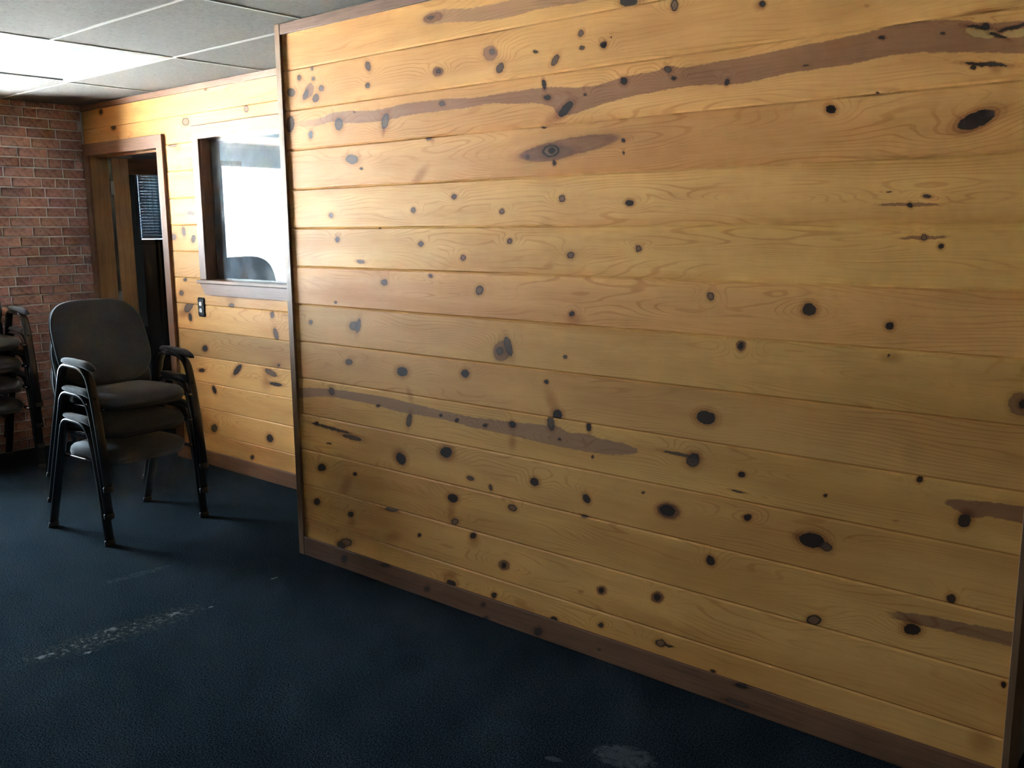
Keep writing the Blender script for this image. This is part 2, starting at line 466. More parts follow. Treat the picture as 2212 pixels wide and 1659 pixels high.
def diffuser():
    m, k, b = material('acrylic_diffuser', (0.20, 0.21, 0.22), 0.28, spec=0.45)
    b.inputs['Emission Color'].default_value = (0.86, 0.95, 1.0, 1); b.inputs['Emission Strength'].default_value = 0.012
    n = k.noise(k.vmath('MULTIPLY', k.coord('Object'), (1.2, 1.6, 1)), 1.4, 2.0)
    k.put(b.inputs['Normal'], k.bump(n, 0.35, 0.05))
    return m
M_diff = diffuser()
def shade_cloth():
    m = bpy.data.materials.new('translucent_shade_cloth'); m.use_nodes = True
    k = NT(m.node_tree); k.n.remove(k.n['Principled BSDF'])
    d = k.n.new('ShaderNodeBsdfDiffuse'); t = k.n.new('ShaderNodeBsdfTranslucent'); mx = k.n.new('ShaderNodeMixShader')
    d.inputs[0].default_value = (0.35, 0.40, 0.42, 1); t.inputs[0].default_value = (0.06, 0.085, 0.10, 1); mx.inputs[0].default_value = 0.6
    k.l.new(d.outputs[0], mx.inputs[1]); k.l.new(t.outputs[0], mx.inputs[2]); k.l.new(mx.outputs[0], k.n['Material Output'].inputs[0])
    return m
M_shade = shade_cloth()
M_slat = M_shade.copy(); M_slat.name = 'white_blind_slat'
for n in M_slat.node_tree.nodes:
    if n.type == 'MIX_SHADER': n.inputs[0].default_value = 0.03

# ================================================================== the setting
tag(boxes('floor', [(-4.1, 5.2, -5.2, 4.2, -0.12, 0.0)], M_carpet), 'dark blue-grey low pile carpet with pale debris trodden in', 'floor', kind='structure')
tag(boxes('ground', [(-30, -4.17, -25, 25, -0.35, -0.15)], M_concrete), 'pale concrete pavement outside the shop window', 'ground', kind='structure')



# ---- ceiling: slab, lay-in tiles, grid bars
ceil = boxes('ceiling', [(-4.15, 5.3, -5.3, 4.3, ZC + 0.06, ZC + 0.2)], M_mortar)
tag(ceil, 'suspended ceiling of speckled grey acoustic tiles', 'ceiling', kind='structure')
GX = [-3.47, -2.245, -1.035, 0.19, 1.41, 2.63, 3.85, 5.07]
GY = [-5.405, -4.795, -4.185, -3.575, -2.965, -2.355, -1.745, -1.137, -0.527, 0.10, 0.72]
TEE = 0.0075
def clipc(x0, x1, y0, y1):
    return max(x0, BX), min(x1, 5.0), max(y0, -5.0), y1
tile_mesh = None
FIX = {(1, 8), (1, 7)}
for i in range(len(GX) - 1):
    for j in range(len(GY) - 1):
        if (i, j) in FIX: continue
        x0, x1, y0, y1 = clipc(GX[i], GX[i + 1], GY[j], GY[j + 1])
        if j == len(GY) - 2:
            if GX[i + 1] <= 0.2: y1 = Y2 + 0.015
            elif x1 > 3.2: y1 = 0.72
            else: continue
        if x1 - x0 < 0.03: continue
        bm = bmesh.new(); g = 0.002
        box(bm, x0 + g, x1 - g, y0 + g, y1 - g, ZC + 0.001, ZC + 0.016)
        link('ceiling_tile', mesh_from_bm('ceiling_tile', bm), M_tile, ceil)
for x in GX[1:-1]:
    y1 = Y2 + 0.01 if x < 0.15 else (0.01 if x < 3.1 else 0.72)
    for j in range(len(GY) - 1):
        a, c = max(GY[j], -5.0), min(GY[j + 1], y1)
        if c - a > 0.02: boxes('grid_bar', [(x - TEE, x + TEE, a, c, ZC - 0.003, ZC + 0.001)], M_tee, ceil)
for y in GY[1:-1]:
    for i in range(len(GX) - 1):
        a, c = max(GX[i], BX), min(GX[i + 1], 5.0)
        if y > 0.05: 
            if a >= 0.1 and c < 3.5: continue
            c = min(c, 0.05) if a < 0.1 else c
        boxes('grid_bar', [(a + TEE, c - TEE, y - TEE, y + TEE, ZC - 0.0035, ZC + 0.0008)], M_tee, ceil)

# ---- ceiling lights (recessed troffers)
def troffer(ix, iy, label):
    x0, x1, y0, y1 = GX[ix] + 0.013, GX[ix + 1] - 0.013, GY[iy] + 0.013, GY[iy + 1] - 0.013
    t = empty('ceiling_light', ((x0 + x1) / 2, (y0 + y1) / 2, ZC)); tag(t, label, 'ceiling light', 'lay-in ceiling lights')
    cx, cy = (x0 + x1) / 2, (y0 + y1) / 2
    L = lambda a, b, c, d, e, f: (a - cx, b - cx, c - cy, d - cy, e - ZC, f - ZC)
    boxes('housing', [L(x0, x1, y0, y1, ZC + 0.03, ZC + 0.05)], M_troffer, t)
    w = 0.04
    for q in ((x0, x0 + w, y0, y1), (x1 - w, x1, y0, y1), (x0 + w, x1 - w, y0, y0 + w), (x0 + w, x1 - w, y1 - w, y1)):
        boxes('frame', [L(*q, ZC - 0.0025, ZC + 0.01)], M_troffer, t, 0.001)
    # slightly sagging acrylic sheet
    bm = bmesh.new(); nx, ny = 24, 12; V = []
    for a in range(nx + 1):
        for c in range(ny + 1):
            u, v = a / nx, c / ny
            sag = 0.005 * math.sin(math.pi * u) * math.sin(math.pi * v)
            V.append(bm.verts.new((x0 + w + (x1 - x0 - 2 * w) * u - cx, y0 + w + (y1 - y0 - 2 * w) * v - cy, 0.006 - sag)))
    for a in range(nx):
        for c in range(ny):
            i = a * (ny + 1) + c; bm.faces.new((V[i], V[i + 1], V[i + ny + 2], V[i + ny + 1]))
    o = link('diffuser', mesh_from_bm('diffuser', bm, True), M_diff, t)
    for p in o.data.polygons: pass
    return t
troffer(1, 8, 'lay-in fluorescent ceiling light next to the top rail of the recessed pine wall')
troffer(1, 7, 'lay-in fluorescent ceiling light farther out over the open floor')

# ---- brick wall with shop window
SX = BX + 0.006
OWY0, OWY1, OWZ0, OWZ1 = 1.03, 1.75, 1.44, 2.12          # office window in the same brick wall
def wall_with_holes(y0, y1, z0, z1, holes):
    ys = sorted({y0, y1, *[h[0] for h in holes], *[h[1] for h in holes]}); zs = sorted({z0, z1, *[h[2] for h in holes], *[h[3] for h in holes]})
    out = []
    for a, c in zip(ys, ys[1:]):
        for e, f in zip(zs, zs[1:]):
            if any(h[0] <= a and c <= h[1] and h[2] <= e and f <= h[3] for h in holes): continue
            out.append((a, c, e, f))
    return out
cells = wall_with_holes(-5.2, 4.2, -0.1, ZC + 0.1, [(WY0, WY1, WZ0, WZ1), (OWY0, OWY1, OWZ0, OWZ1)])
wl = boxes('wall_left', [(BX - 0.86, BX - 0.007, a, c, e, f) for a, c, e, f in cells], M_mortar)  # slab made this thick for the added window bay that cuts slanting light
tag(wl, 'red-brown brick wall with grey mortar joints', 'wall', kind='structure')
COURSE, BL, MJ = 0.0685, 0.203, 0.010
rnd = random.Random(7)
bcache = {}
rest = bmesh.new()
def brick_box(bm, y0, y1, z0, z1, yo, zo, pr):
    box(bm, -0.012, pr, y0 - yo, y1 - yo, z0 - zo, z1 - zo)
zrow = 0.0; row = 0
def free(y0, y1, z0, z1):
    segs = [(y0, y1)]
    for h in ((WY0 - 0.005, WY1 + 0.005, WZ0 - 0.09, WZ1 + 0.0),):
        if z1 > h[2] and z0 < h[3]:
            ns = []
            for a, c in segs:
                if c <= h[0] or a >= h[1]: ns.append((a, c)); continue
                if a < h[0]: ns.append((a, h[0]))
                if c > h[1]: ns.append((h[1], c))
            segs = ns
    return segs
nb = 0
while zrow + COURSE < ZC + 0.06:
    y = -5.0 - rnd.uniform(0, 0.2)
    while y < 0.66:
        ln = BL if rnd.random() < 0.72 else 0.096
        y1 = min(y + ln, 0.665)
        for a, c in free(y, y1 - MJ, zrow + MJ, zrow + COURSE):
            if c - a < 0.02 or c < -4.9: continue
            pr = rnd.choice((0.0, 0.002, 0.004, 0.006))
            if c > -0.42:
                key = (round(c - a, 3), pr)
                if key not in bcache:
                    bm = bmesh.new(); hl = (c - a) / 2
                    box(bm, -0.012, pr, -hl, hl, -(COURSE - MJ) / 2, (COURSE - MJ) / 2)
                    bmesh.ops.bevel(bm, geom=[e for e in bm.edges if all(v.co.x > -0.01 for v in e.verts)], offset=0.003, segments=1, affect='EDGES')
                    bcache[key] = mesh_from_bm('brick', bm)
                    bcache[key].materials.append(M_brick)
                o = link('brick', bcache[key], None, wl)
                o.location = (BX, (a + c) / 2, zrow + MJ + (COURSE - MJ) / 2); nb += 1
            else:
                box(rest, BX - 0.012, BX + pr, a, c, zrow + MJ, zrow + COURSE)
        y = y1
    zrow += COURSE; row += 1
ro = link('brickwork', mesh_from_bm('brickwork', rest), M_brick, wl); ro['kind'] = 'stuff'

# shop window, set back in an unseen bay added to shade the recessed wall
w1 = boxes('window_1', [(BX - 0.85, BX - 0.78, WY0, WY0 + 0.05, WZ0, WZ1), (BX - 0.85, BX - 0.78, WY1 - 0.05, WY1, WZ0, WZ1),
                        (BX - 0.85, BX - 0.78, WY0 + 0.05, WY1 - 0.05, WZ0, WZ0 + 0.05), (BX - 0.85, BX - 0.78, WY0 + 0.05, WY1 - 0.05, WZ1 - 0.05, WZ1)], M_alu)
tag(w1, 'shop window in the brick wall, set back in an added shading bay', 'window', kind='structure')
boxes('pane', [(BX - 0.82, BX - 0.814, WY0 + 0.05, WY1 - 0.05, WZ0 + 0.05, WZ1 - 0.05)], M_glass, w1)
boxes('window_sill', [(BX - 0.78, BX + 0.05, WY0, WY1, WZ0, WZ0 + 0.03)], M_trim_x, w1, 0.004)
for q in ((WY0, WY0 + 0.012, WZ0 + 0.03, WZ1), (WY1 - 0.012, WY1, WZ0 + 0.03, WZ1), (WY0 + 0.012, WY1 - 0.012, WZ1 - 0.012, WZ1)):
    boxes('shading_bay_lining', [(BX - 0.78, BX + 0.002, *q)], M_trim_x, w1)  # dark lining of the added bay, keeps bounce off the recessed wall
sh = empty('roller_shade', (BX - 0.74, (WY0 + WY1) / 2, WZ1))
tag(sh, 'white roller shade rolled up at the top of the shop window', 'shade')
hw = (WY1 - WY0) / 2 - 0.06
boxes('cloth', [(-0.012, -0.009, -hw, hw, -0.20, -0.02)], M_shade, sh)
boxes('hem_bar', [(-0.018, -0.003, -hw, hw, -0.215, -0.20)], M_white, sh, 0.003)
bm = bmesh.new(); bmesh.ops.create_cone(bm, cap_ends=True, segments=20, radius1=0.02, radius2=0.02, depth=2 * hw + 0.04,
                                        matrix=Matrix.Translation((0, 0, -0.024)) @ Matrix.Rotation(math.pi / 2, 4, 'X'))
link('roller', mesh_from_bm('roller', bm, True), M_white, sh)

# office window with mini blind
w3 = boxes('window_3', [(BX - 0.16, BX - 0.02, OWY0, OWY0 + 0.04, OWZ0, OWZ1), (BX - 0.16, BX - 0.02, OWY1 - 0.04, OWY1, OWZ0, OWZ1),
                        (BX - 0.16, BX - 0.02, OWY0 + 0.04, OWY1 - 0.04, OWZ0, OWZ0 + 0.04), (BX - 0.16, BX - 0.02, OWY0 + 0.04, OWY1 - 0.04, OWZ1 - 0.04, OWZ1)], M_alu)
tag(w3, 'small office window seen through the glass door', 'window', kind='structure')
boxes('pane', [(BX - 0.10, BX - 0.094, OWY0 + 0.04, OWY1 - 0.04, OWZ0 + 0.04, OWZ1 - 0.04)], M_glass, w3)
mb = empty('mini_blind', (BX - 0.03, (OWY0 + OWY1) / 2, OWZ1 - 0.04)); tag(mb, 'closed horizontal mini blind glowing behind the glass door', 'blind')
ohw = (OWY1 - OWY0) / 2 - 0.045
boxes('head_rail', [(-0.015, 0.015, -ohw, ohw, -0.025, 0)], M_white, mb)
bm = bmesh.new()
c_, s_ = math.cos(math.radians(74)), math.sin(math.radians(74))
pts = [(-0.0125 * c_, -0.0125 * s_), (0.002 * s_, -0.002 * c_), (0.0125 * c_, 0.0125 * s_), (0.002 * s_ - 0.001, -0.002 * c_ + 0.0004)]
prism(bm, [(p[0], p[1]) for p in pts], 'y', -ohw, ohw)
slat_me = mesh_from_bm('slat', bm); slat_me.materials.append(M_slat)
nsl = int((OWZ1 - OWZ0 - 0.11) / 0.0225)
for i in range(nsl):
    o = link('slat', slat_me, None, mb); o.location = (0, 0, -0.042 - 0.0225 * i)

# ---- board factory
def board(x0s, z0, z1, y, mat, parent, segs=None):
    """one tongue-and-groove board: chamfered face, hairline gap; segs = list of (x0,x1,zlo,zhi)"""
    bm = bmesh.new(); ch, dp = 0.0060, 0.0046; g = 0.0
    for (x0, x1, a, c) in (segs or [(x0s[0], x0s[1], z0, z1)]):
        lo = a <= z0 + 1e-6; hi = c >= z1 - 1e-6
        pts = [(y + 0.019, a + g), (y + 0.019, c - g)]
        pts += [(y + dp, c - g), (y, c - ch)] if hi else [(y, c)]
        pts += [(y, a + ch), (y + dp, a + g)] if lo else [(y, a)]
        prism(bm, pts, 'x', x0, x1)
    return link('board', mesh_from_bm('board', bm), mat, parent)

# wood marks read off the photograph (pixel centre, half sizes, tilt, kind)
K1 = [
 # row 1-2
 (1358,2,20,11,0,'d'),(1351,11,4,3,0,'s'),(935,38,22,11,-15,'b'),(930,38,8,4,-15,'m'),
 (629,200,9,9,0,'m'),(646,168,4,7,0,'m'),(668,196,9,17,15,'b'),(660,205,5,12,20,'m'),(694,191,6,7,0,'m'),(682,212,7,10,20,'m'),(677,170,4,5,0,'s'),(674,148,3,4,0,'s'),
 (795,143,6,11,-15,'m'),(794,185,5,6,0,'m'),(946,155,12,11,0,'b'),(947,154,6,6,0,'m'),(1059,115,16,17,0,'b'),(1063,112,7,7,0,'m'),(1080,147,8,12,25,'m'),
 (1157,112,6,4,0,'s'),(1199,130,7,14,30,'m'),(1255,72,6,8,25,'m'),(1257,103,6,5,0,'s'),(1304,97,7,8,30,'d'),(1320,81,2,2,0,'s'),(1457,11,8,13,0,'r'),(1647,8,7,8,0,'d'),
 (1640,14,14,11,20,'h'),(1872,13,6,4,20,'h'),(2120,24,70,6,-10,'h'),
 # row 3
 (627,268,9,18,5,'m'),(671,291,5,9,5,'d'),(732,268,9,14,5,'m'),(832,262,8,18,12,'m'),(829,283,4,14,8,'h'),(955,224,6,5,0,'m'),(766,241,3,2,0,'s'),
 (1175,182,5,11,-10,'d'),(1182,211,8,6,0,'d'),(1264,205,4,3,0,'s'),(1222,236,9,22,42,'d'),(1195,255,12,26,50,'h'),(1348,175,8,9,0,'d'),(1443,150,7,9,-40,'m'),(1456,169,6,4,0,'d'),(1571,178,5,8,25,'d'),
 (1905,81,7,4,0,'d'),(2037,72,5,4,0,'s'),(1742,141,7,2.5,-10,'s'),(2130,139,47,4.5,3,'d'),(2102,146,6,5,0,'d'),(2152,150,14,12,20,'h'),
 (2120,70,34,12,6,'l'),(2195,72,34,9,-8,'l'),(2112,59,26,4,6,'d'),(2155,77,20,4,20,'d'),(2187,60,34,4,-14,'d'),(2130,57,9,6,0,'d'),
 # row 4
 (926,299,6,5,10,'m'),(760,344,14,10,10,'m'),(780,364,4,3,0,'s'),(1175,275,6,2,0,'d'),(1225,318,112,19,-11,'b'),(1182,332,60,17,-6,'b'),(1190,326,19,14,-10,'r'),(1192,325,8,7,0,'d'),(1140,339,4,4,0,'m'),(1197,352,4,6,0,'d'),
 (1347,303,4,4,0,'d'),(1347,330,3,4,0,'s'),(1795,236,12,10,0,'d'),(2108,259,44,17,-22,'d'),(2100,262,52,22,-22,'h'),(907,380,10,30,35,'h'),(935,298,6,14,0,'h'),(1895,201,5,2,0,'s'),(1340,305,90,12,-6,'g'),
 # row 5
 (715,465,5,5,0,'m'),(893,454,5,6,0,'m'),(981,425,6,6,0,'m'),(1084,457,6,6,0,'r'),(1214,429,7,8,0,'r'),(1360,438,9,7,0,'d'),(2003,424,10,5,5,'d'),(1966,443,6,6,0,'d'),(1963,442,66,4,0,'b'),(1920,414,5,1.5,0,'s'),
 (1800,427,60,10,0,'g'),(1640,432,40,8,0,'g'),(2180,430,40,10,0,'g'),
 # row 6
 (729,517,5,6,0,'m'),(909,527,6,6,0,'m'),(1000,557,6,7,0,'r'),(1101,521,6,6,0,'r'),(1233,551,8,8,0,'r'),(1379,537,7,7,0,'r'),(1996,513,7,7,0,'r'),(1992,513,52,4,-1,'b'),(2032,532,7,6,0,'d'),(779,565,9,4,10,'m'),(1533,530,90,9,1,'g'),(820,493,3,2,0,'s'),
 # row 7
 (830,610,7,7,30,'m'),(930,596,5,4,30,'m'),(1036,627,8,10,15,'r'),(725,653,3,3,0,'s'),(1235,678,6,6,0,'d'),(1535,640,8,9,0,'r'),(1748,668,15,14,0,'d'),(1922,704,10,9,0,'d'),
 (915,638,32,9,0,'g'),(825,637,24,9,0,'g'),(1528,672,40,12,0,'g'),(1742,694,40,15,0,'g'),(1010,645,30,10,0,'g'),(1240,690,20,18,0,'h'),
 # row 8
 (764,704,10,10,0,'m'),(774,704,5,16,10,'m'),(671,696,4,5,0,'m'),(1084,758,19,23,15,'b'),(1080,758,8,9,0,'m'),(1098,748,8,22,-15,'m'),(1221,771,5,4,0,'s'),(1601,747,11,12,0,'b'),(1600,747,6,8,15,'d'),(1920,768,3,3,0,'s'),(1925,772,26,12,0,'h'),
 (1593,785,44,13,4,'g'),(1830,806,46,12,4,'g'),(1290,755,60,10,5,'g'),(1980,828,50,10,5,'g'),
 # row 9
 (754,782,8,7,0,'m'),(869,803,12,10,15,'d'),(1005,807,9,9,0,'d'),(1180,825,5,5,0,'d'),(1204,896,11,11,20,'d'),(1192,868,13,32,-20,'h'),(1525,902,21,15,12,'d'),(2207,873,30,26,0,'b'),(2210,873,10,10,0,'d'),(1260,848,60,9,5,'g'),
 # row 10
 (716,845,6,9,-15,'m'),(884,908,6,15,10,'m'),(952,897,3,3,0,'d'),(987,908,4,4,0,'d'),(1048,919,5,4,0,'d'),(1107,917,7,8,-30,'d'),(1190,914,8,16,-10,'m'),(1272,922,5,11,-10,'d'),(1208,949,4,3,0,'s'),(1280,987,3,4,0,'s'),
 (1499,990,11,11,30,'d'),(1497,995,15,15,20,'m'),(1466,981,34,3,11,'m'),(1602,1025,8,6,0,'d'),(1987,1036,7,7,0,'d'),(1595,1062,17,2,14,'m'),(1783,1071,5,4,0,'d'),(2083,1125,14,15,25,'d'),(2090,1112,18,16,0,'h'),
 (817,877,5,3,0,'s'),(885,852,6,16,-20,'h'),(1107,955,9,18,0,'h'),(1900,1062,60,9,6,'g'),(1680,1030,50,9,6,'g'),(1935,1125,8,4,0,'h'),
 # row 11
 (684,915,4,4,0,'d'),(715,925,46,3,15,'m'),(760,945,22,5,14,'m'),(711,958,6,2,10,'s'),(866,991,10,14,-30,'d'),(862,984,15,20,-30,'h'),(964,977,13,12,20,'d'),(966,982,20,17,10,'h'),(1155,1041,9,10,-30,'d'),(1267,1077,7,11,-30,'d'),(1016,1033,8,5,15,'m'),(1060,1054,4,7,-20,'m'),
 (1390,1064,4,3,0,'s'),(1442,1103,18,12,15,'d'),(1444,1104,26,17,15,'b'),(1615,1118,9,7,0,'d'),(1754,1167,28,16,12,'d'),(1785,1182,14,10,30,'m'),(1725,1158,14,9,20,'h'),(1340,1068,60,16,10,'g'),(1540,1110,30,14,10,'g'),
 # row 12
 (695,1010,9,8,0,'d'),(767,1024,4,4,0,'d'),(747,1050,12,28,20,'h'),(978,1076,12,9,20,'d'),(1107,1097,10,7,25,'r'),(1262,1115,8,4,10,'m'),(983,1127,8,7,0,'r'),(975,1105,10,24,0,'h'),(1535,1211,9,11,-35,'d'),(2055,1294,11,10,35,'d'),(845,1101,14,4,10,'m'),
 (1758,1340,17,11,0,'r'),(1970,1360,19,12,5,'d'),(1965,1345,22,12,0,'h'),(2168,1479,6,6,0,'d'),
 # row 13
 (685,1084,7,7,0,'d'),(758,1111,6,6,0,'d'),(760,1128,10,10,0,'h'),(906,1156,4,4,0,'d'),(1022,1157,7,7,0,'d'),(1024,1170,14,14,0,'h'),(1089,1221,13,11,30,'b'),(1089,1221,5,6,0,'d'),(1300,1275,12,10,25,'b'),(1299,1275,6,6,0,'d'),(1420,1290,14,12,10,'b'),(1420,1290,8,8,0,'d'),(848,1160,20,12,0,'h'),
 (1150,1235,40,10,14,'g'),(1600,1350,50,14,14,'g'),(1255,1278,7,5,0,'h'),(1780,1410,30,8,14,'g'),
 # row 14
 (747,1172,14,9,0,'r'),(737,1178,10,7,30,'d'),(975,1259,11,6,20,'d'),(1067,1286,6,6,0,'d'),(1197,1336,8,4,20,'d'),(1298,1350,6,6,0,'d'),(1427,1389,12,8,10,'r'),(1445,1395,10,2.5,15,'d'),(970,1242,20,10,0,'h'),(1540,1450,6,3,15,'d'),(2120,1600,30,26,20,'h'),
]
K2 = [
 (444,193,4,3,0,'s'),(532,235,5,8,0,'r'),(401,263,8,9,0,'r'),(245,275,5,6,-30,'d'),(218,242,4,6,0,'d'),(372,313,10,5,0,'m'),(383,320,10,8,20,'h'),
 (390,464,16,5,0,'h'),(412,460,8,4,10,'m'),(375,512,6,7,0,'m'),(397,500,4,10,-10,'m'),(418,516,5,9,10,'m'),(392,633,5,6,0,'m'),(400,604,4,4,0,'s'),(500,660,6,5,0,'m'),(500,645,12,12,0,'h'),
 (408,662,8,15,30,'m'),(411,685,4,9,-10,'d'),(395,678,14,10,0,'h'),(443,753,6,7,0,'d'),(470,760,40,16,5,'g'),(602,789,3,3,0,'s'),(513,799,6,14,35,'d'),(436,800,7,4,0,'d'),(585,805,15,6,30,'m'),(596,830,14,4,10,'d'),(598,790,16,12,0,'h'),(575,820,12,24,0,'h'),
 (463,842,4,9,-20,'d'),(596,722,5,14,-15,'m'),(588,680,4,8,0,'m'),(463,925,7,9,0,'d'),(583,947,7,9,-20,'d'),(545,988,4,5,0,'d'),(600,1017,3,3,0,'s'),(480,700,40,12,3,'g'),(480,850,40,14,5,'g'),(560,870,30,10,8,'g'),(585,340,10,6,0,'h'),(595,460,6,5,0,'m'),
]
KB = [(742,1208,6,8,0,'d'),(830,1222,10,4,10,'d'),(921,1273,6,6,0,'d'),(1042,1307,5,5,0,'d'),(1048,1336,6,4,0,'d'),(1161,1365,9,9,0,'d'),(1293,1404,4,3,0,'s'),(1600,1483,14,5,15,'d'),(1590,1520,30,5,18,'m')]
K1w = [(ellipse_wall(*q[:5], 0.0), q[5]) for q in K1]
K2w = [(ellipse_wall(*q[:5], Y2), q[5]) for q in K2]
def wpts(l): 
    out = []
    for p in l:
        h = hit_y(p[0], p[1], 0.0); out.append((float(h[0]), float(h[2])))
    return out
HW = (0.31, 0.132, 0.058)
STREAKS = [
 (wpts([(885,50),(912,27),(953,19),(1021,16),(1075,5),(1130,-10),(1200,-30),(1300,-50)]), wpts([(885,55),(912,57),(967,50),(1048,46),(1100,38),(1160,22),(1263,4),(1300,-5)]), (0.42,0.21,0.095), 0.25),
 (wpts([(612,268),(636,263),(690,255),(728,241),(818,236),(885,222),(967,212),(1035,209),(1089,199),(1168,189),(1208,187),(1268,186),(1330,171),(1358,163),(1425,150),(1442,142),(1480,144),(1561,130),(1602,124),(1700,103),(1802,84),(1883,65),(1965,47),(2073,42),(2141,49),(2230,42)]),
  wpts([(612,276),(636,274),(674,274),(723,264),(750,267),(818,263),(845,258),(913,245),(994,236),(1048,226),(1100,225),(1149,224),(1195,233),(1217,250),(1241,247),(1263,239),(1344,214),(1425,198),(1493,187),(1561,184),(1588,183),(1700,160),(1829,141),(1951,118),(2019,115),(2230,118)]), HW, 0.12),
 (wpts([(640,837),(716,840),(820,855),(880,868),(950,885),(1010,898),(1100,910),(1176,917),(1200,919),(1230,933),(1268,936),(1295,946),(1340,955),(1376,968)]),
  wpts([(640,860),(740,862),(800,873),(871,892),(939,903),(1034,927),(1100,940),(1168,957),(1263,976),(1330,983),(1376,980)]), (0.38,0.19,0.095), 0.02),
 (wpts([(2033,1083),(2060,1078),(2120,1082),(2225,1094)]), wpts([(2033,1085),(2075,1108),(2100,1120),(2140,1117),(2225,1136)]), HW, 0.08),
 (wpts([(1905,1318),(1990,1326),(2060,1340),(2200,1367)]), wpts([(1905,1322),(1935,1338),(1990,1352),(2060,1368),(2200,1402)]), (0.33,0.155,0.072), 0.15),
]
def in_row(c, z0, z1): return z0 - 0.004 <= c[2] < z1 + 0.004

# ---- big pine wall
wb = boxes('wall_back', [(0.03, XE, 0.019, 0.115, 0.0, ZC + 0.06), (0.02, 0.115, 0.019, 0.80, 0.0, ZC + 0.06)], M_trim_x)
tag(wb, 'wall clad with horizontal knotty pine boards', 'wall', kind='structure')
rowz = [0.0] + [Z13 + i * PITCH_B for i in range(13)] + [ZC]
tints = random.Random(11)
for i in range(14):
    z0, z1 = rowz[i], rowz[i + 1]
    kn = [k for k in K1w if in_row(k[0][0], z0, z1)]
    kn = [k for k in kn if k[1] in 'gh'] + [k for k in kn if k[1] in 'b'] + [k for k in kn if k[1] not in 'ghb']
    st = []
    for s in STREAKS:
        zc = sum(p[1] for p in s[0]) / len(s[0])
        if z0 <= zc < z1: st.append(s)
    v = 1 + tints.uniform(-0.07, 0.05); w = 1 + tints.uniform(-0.04, 0.05)
    if i == 1: v *= 0.97
    m = pine('knotty_pine', 100 + i, 0.0, kn, st, (0.72 * v, 0.372 * v * w, 0.112 * v), (0.58 * v, 0.268 * v * w, 0.070 * v), zb=z0, zt=z1)
    board((0.035, XE), z0, z1, 0.0, m, wb)

# ---- recessed pine wall with door and inner window
DX0, DX1, DZ = -3.225, -2.255, 2.087          # door opening
NX0, NX1, NZ0, NZ1 = -1.752, -0.62, 1.232, 2.112   # window opening
ws = boxes('wall_recess', [(BX, DX0 - 0.02, Y2 + 0.019, 0.80, 0, ZC + 0.06), (DX0 - 0.02, DX1 + 0.02, Y2 + 0.019, 0.80, DZ + 0.02, ZC + 0.06),
                         (DX1 + 0.02, NX0 - 0.02, Y2 + 0.019, 0.80, 0, ZC + 0.06), (NX0 - 0.02, NX1 + 0.02, Y2 + 0.019, 0.80, 0, NZ0 - 0.03),
                         (NX0 - 0.02, NX1 + 0.02, Y2 + 0.019, 0.80, NZ1 + 0.02, ZC + 0.06), (NX1 + 0.02, 0.02, Y2 + 0.019, 0.80, 0, ZC + 0.06)], M_office)
tag(ws, 'recessed wall of knotty pine boards holding the door and interior window', 'wall', kind='structure')
rz2 = [0.0] + [Z13 + 0.0302 + i * PITCH_B for i in range(13)] + [ZC]
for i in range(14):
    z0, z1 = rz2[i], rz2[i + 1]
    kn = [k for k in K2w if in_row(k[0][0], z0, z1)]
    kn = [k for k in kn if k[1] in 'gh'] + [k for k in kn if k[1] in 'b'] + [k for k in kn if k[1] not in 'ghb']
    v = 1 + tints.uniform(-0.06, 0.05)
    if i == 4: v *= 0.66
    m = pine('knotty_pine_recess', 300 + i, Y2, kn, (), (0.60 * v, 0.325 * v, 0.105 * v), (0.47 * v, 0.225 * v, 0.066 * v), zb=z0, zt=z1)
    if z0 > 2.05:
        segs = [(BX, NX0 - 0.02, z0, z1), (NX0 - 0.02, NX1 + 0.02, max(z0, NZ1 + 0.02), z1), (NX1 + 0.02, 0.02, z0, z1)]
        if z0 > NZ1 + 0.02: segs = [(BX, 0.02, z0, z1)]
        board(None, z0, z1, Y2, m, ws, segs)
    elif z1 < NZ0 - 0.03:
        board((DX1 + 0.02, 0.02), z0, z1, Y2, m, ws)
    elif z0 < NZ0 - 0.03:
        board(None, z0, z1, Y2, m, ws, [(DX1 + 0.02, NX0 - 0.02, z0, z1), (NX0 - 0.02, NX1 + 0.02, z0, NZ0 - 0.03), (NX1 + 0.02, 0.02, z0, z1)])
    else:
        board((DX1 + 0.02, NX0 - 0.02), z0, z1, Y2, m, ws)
        board((NX1 + 0.02, 0.02), z0, z1, Y2, m, ws)

# return boards at the step between both walls
M_ret = pine('knotty_pine_return', 77, 0.0, (), ())
wr = boxes('wall_return', [(0.006, 0.02, 0.02, Y2, 0.0, ZC + 0.06)], M_cap)
tag(wr, 'short stained return of the wall step', 'wall', kind='structure')

# ---- trims
def trim(name, lst, mat, label, bevel=0.003):
    o = boxes(name, lst, mat, None, bevel); tag(o, label, 'trim', kind='structure'); return o
trim('trim_1', [(0.003, 0.041, -0.0135, 0.034, 0.0, ZC - 0.001)], M_cap, 'brown corner board closing the left end of the big pine wall', 0.002)
trim('trim_2', [(0.041, XE - 0.001, -0.0125, -0.0005, 2.394, ZC - 0.001)], M_trim_x, 'brown rail along the top of the big pine wall', 0.002)
trim('trim_3', [(BX + 0.012, 0.002, Y2 - 0.020, Y2 - 0.0005, 2.403, ZC - 0.001)], M_trim_x, 'brown rail along the top of the recessed pine wall', 0.002)
trim('trim_4', [(XE + 0.0005, XE + 0.020, -0.012, 0.116, 0.0, ZC - 0.001)], M_cap, 'brown board capping the far right end of the pine wall', 0.002)
KBw = [(ellipse_wall(*q[:5], -0.017), q[5]) for q in KB]
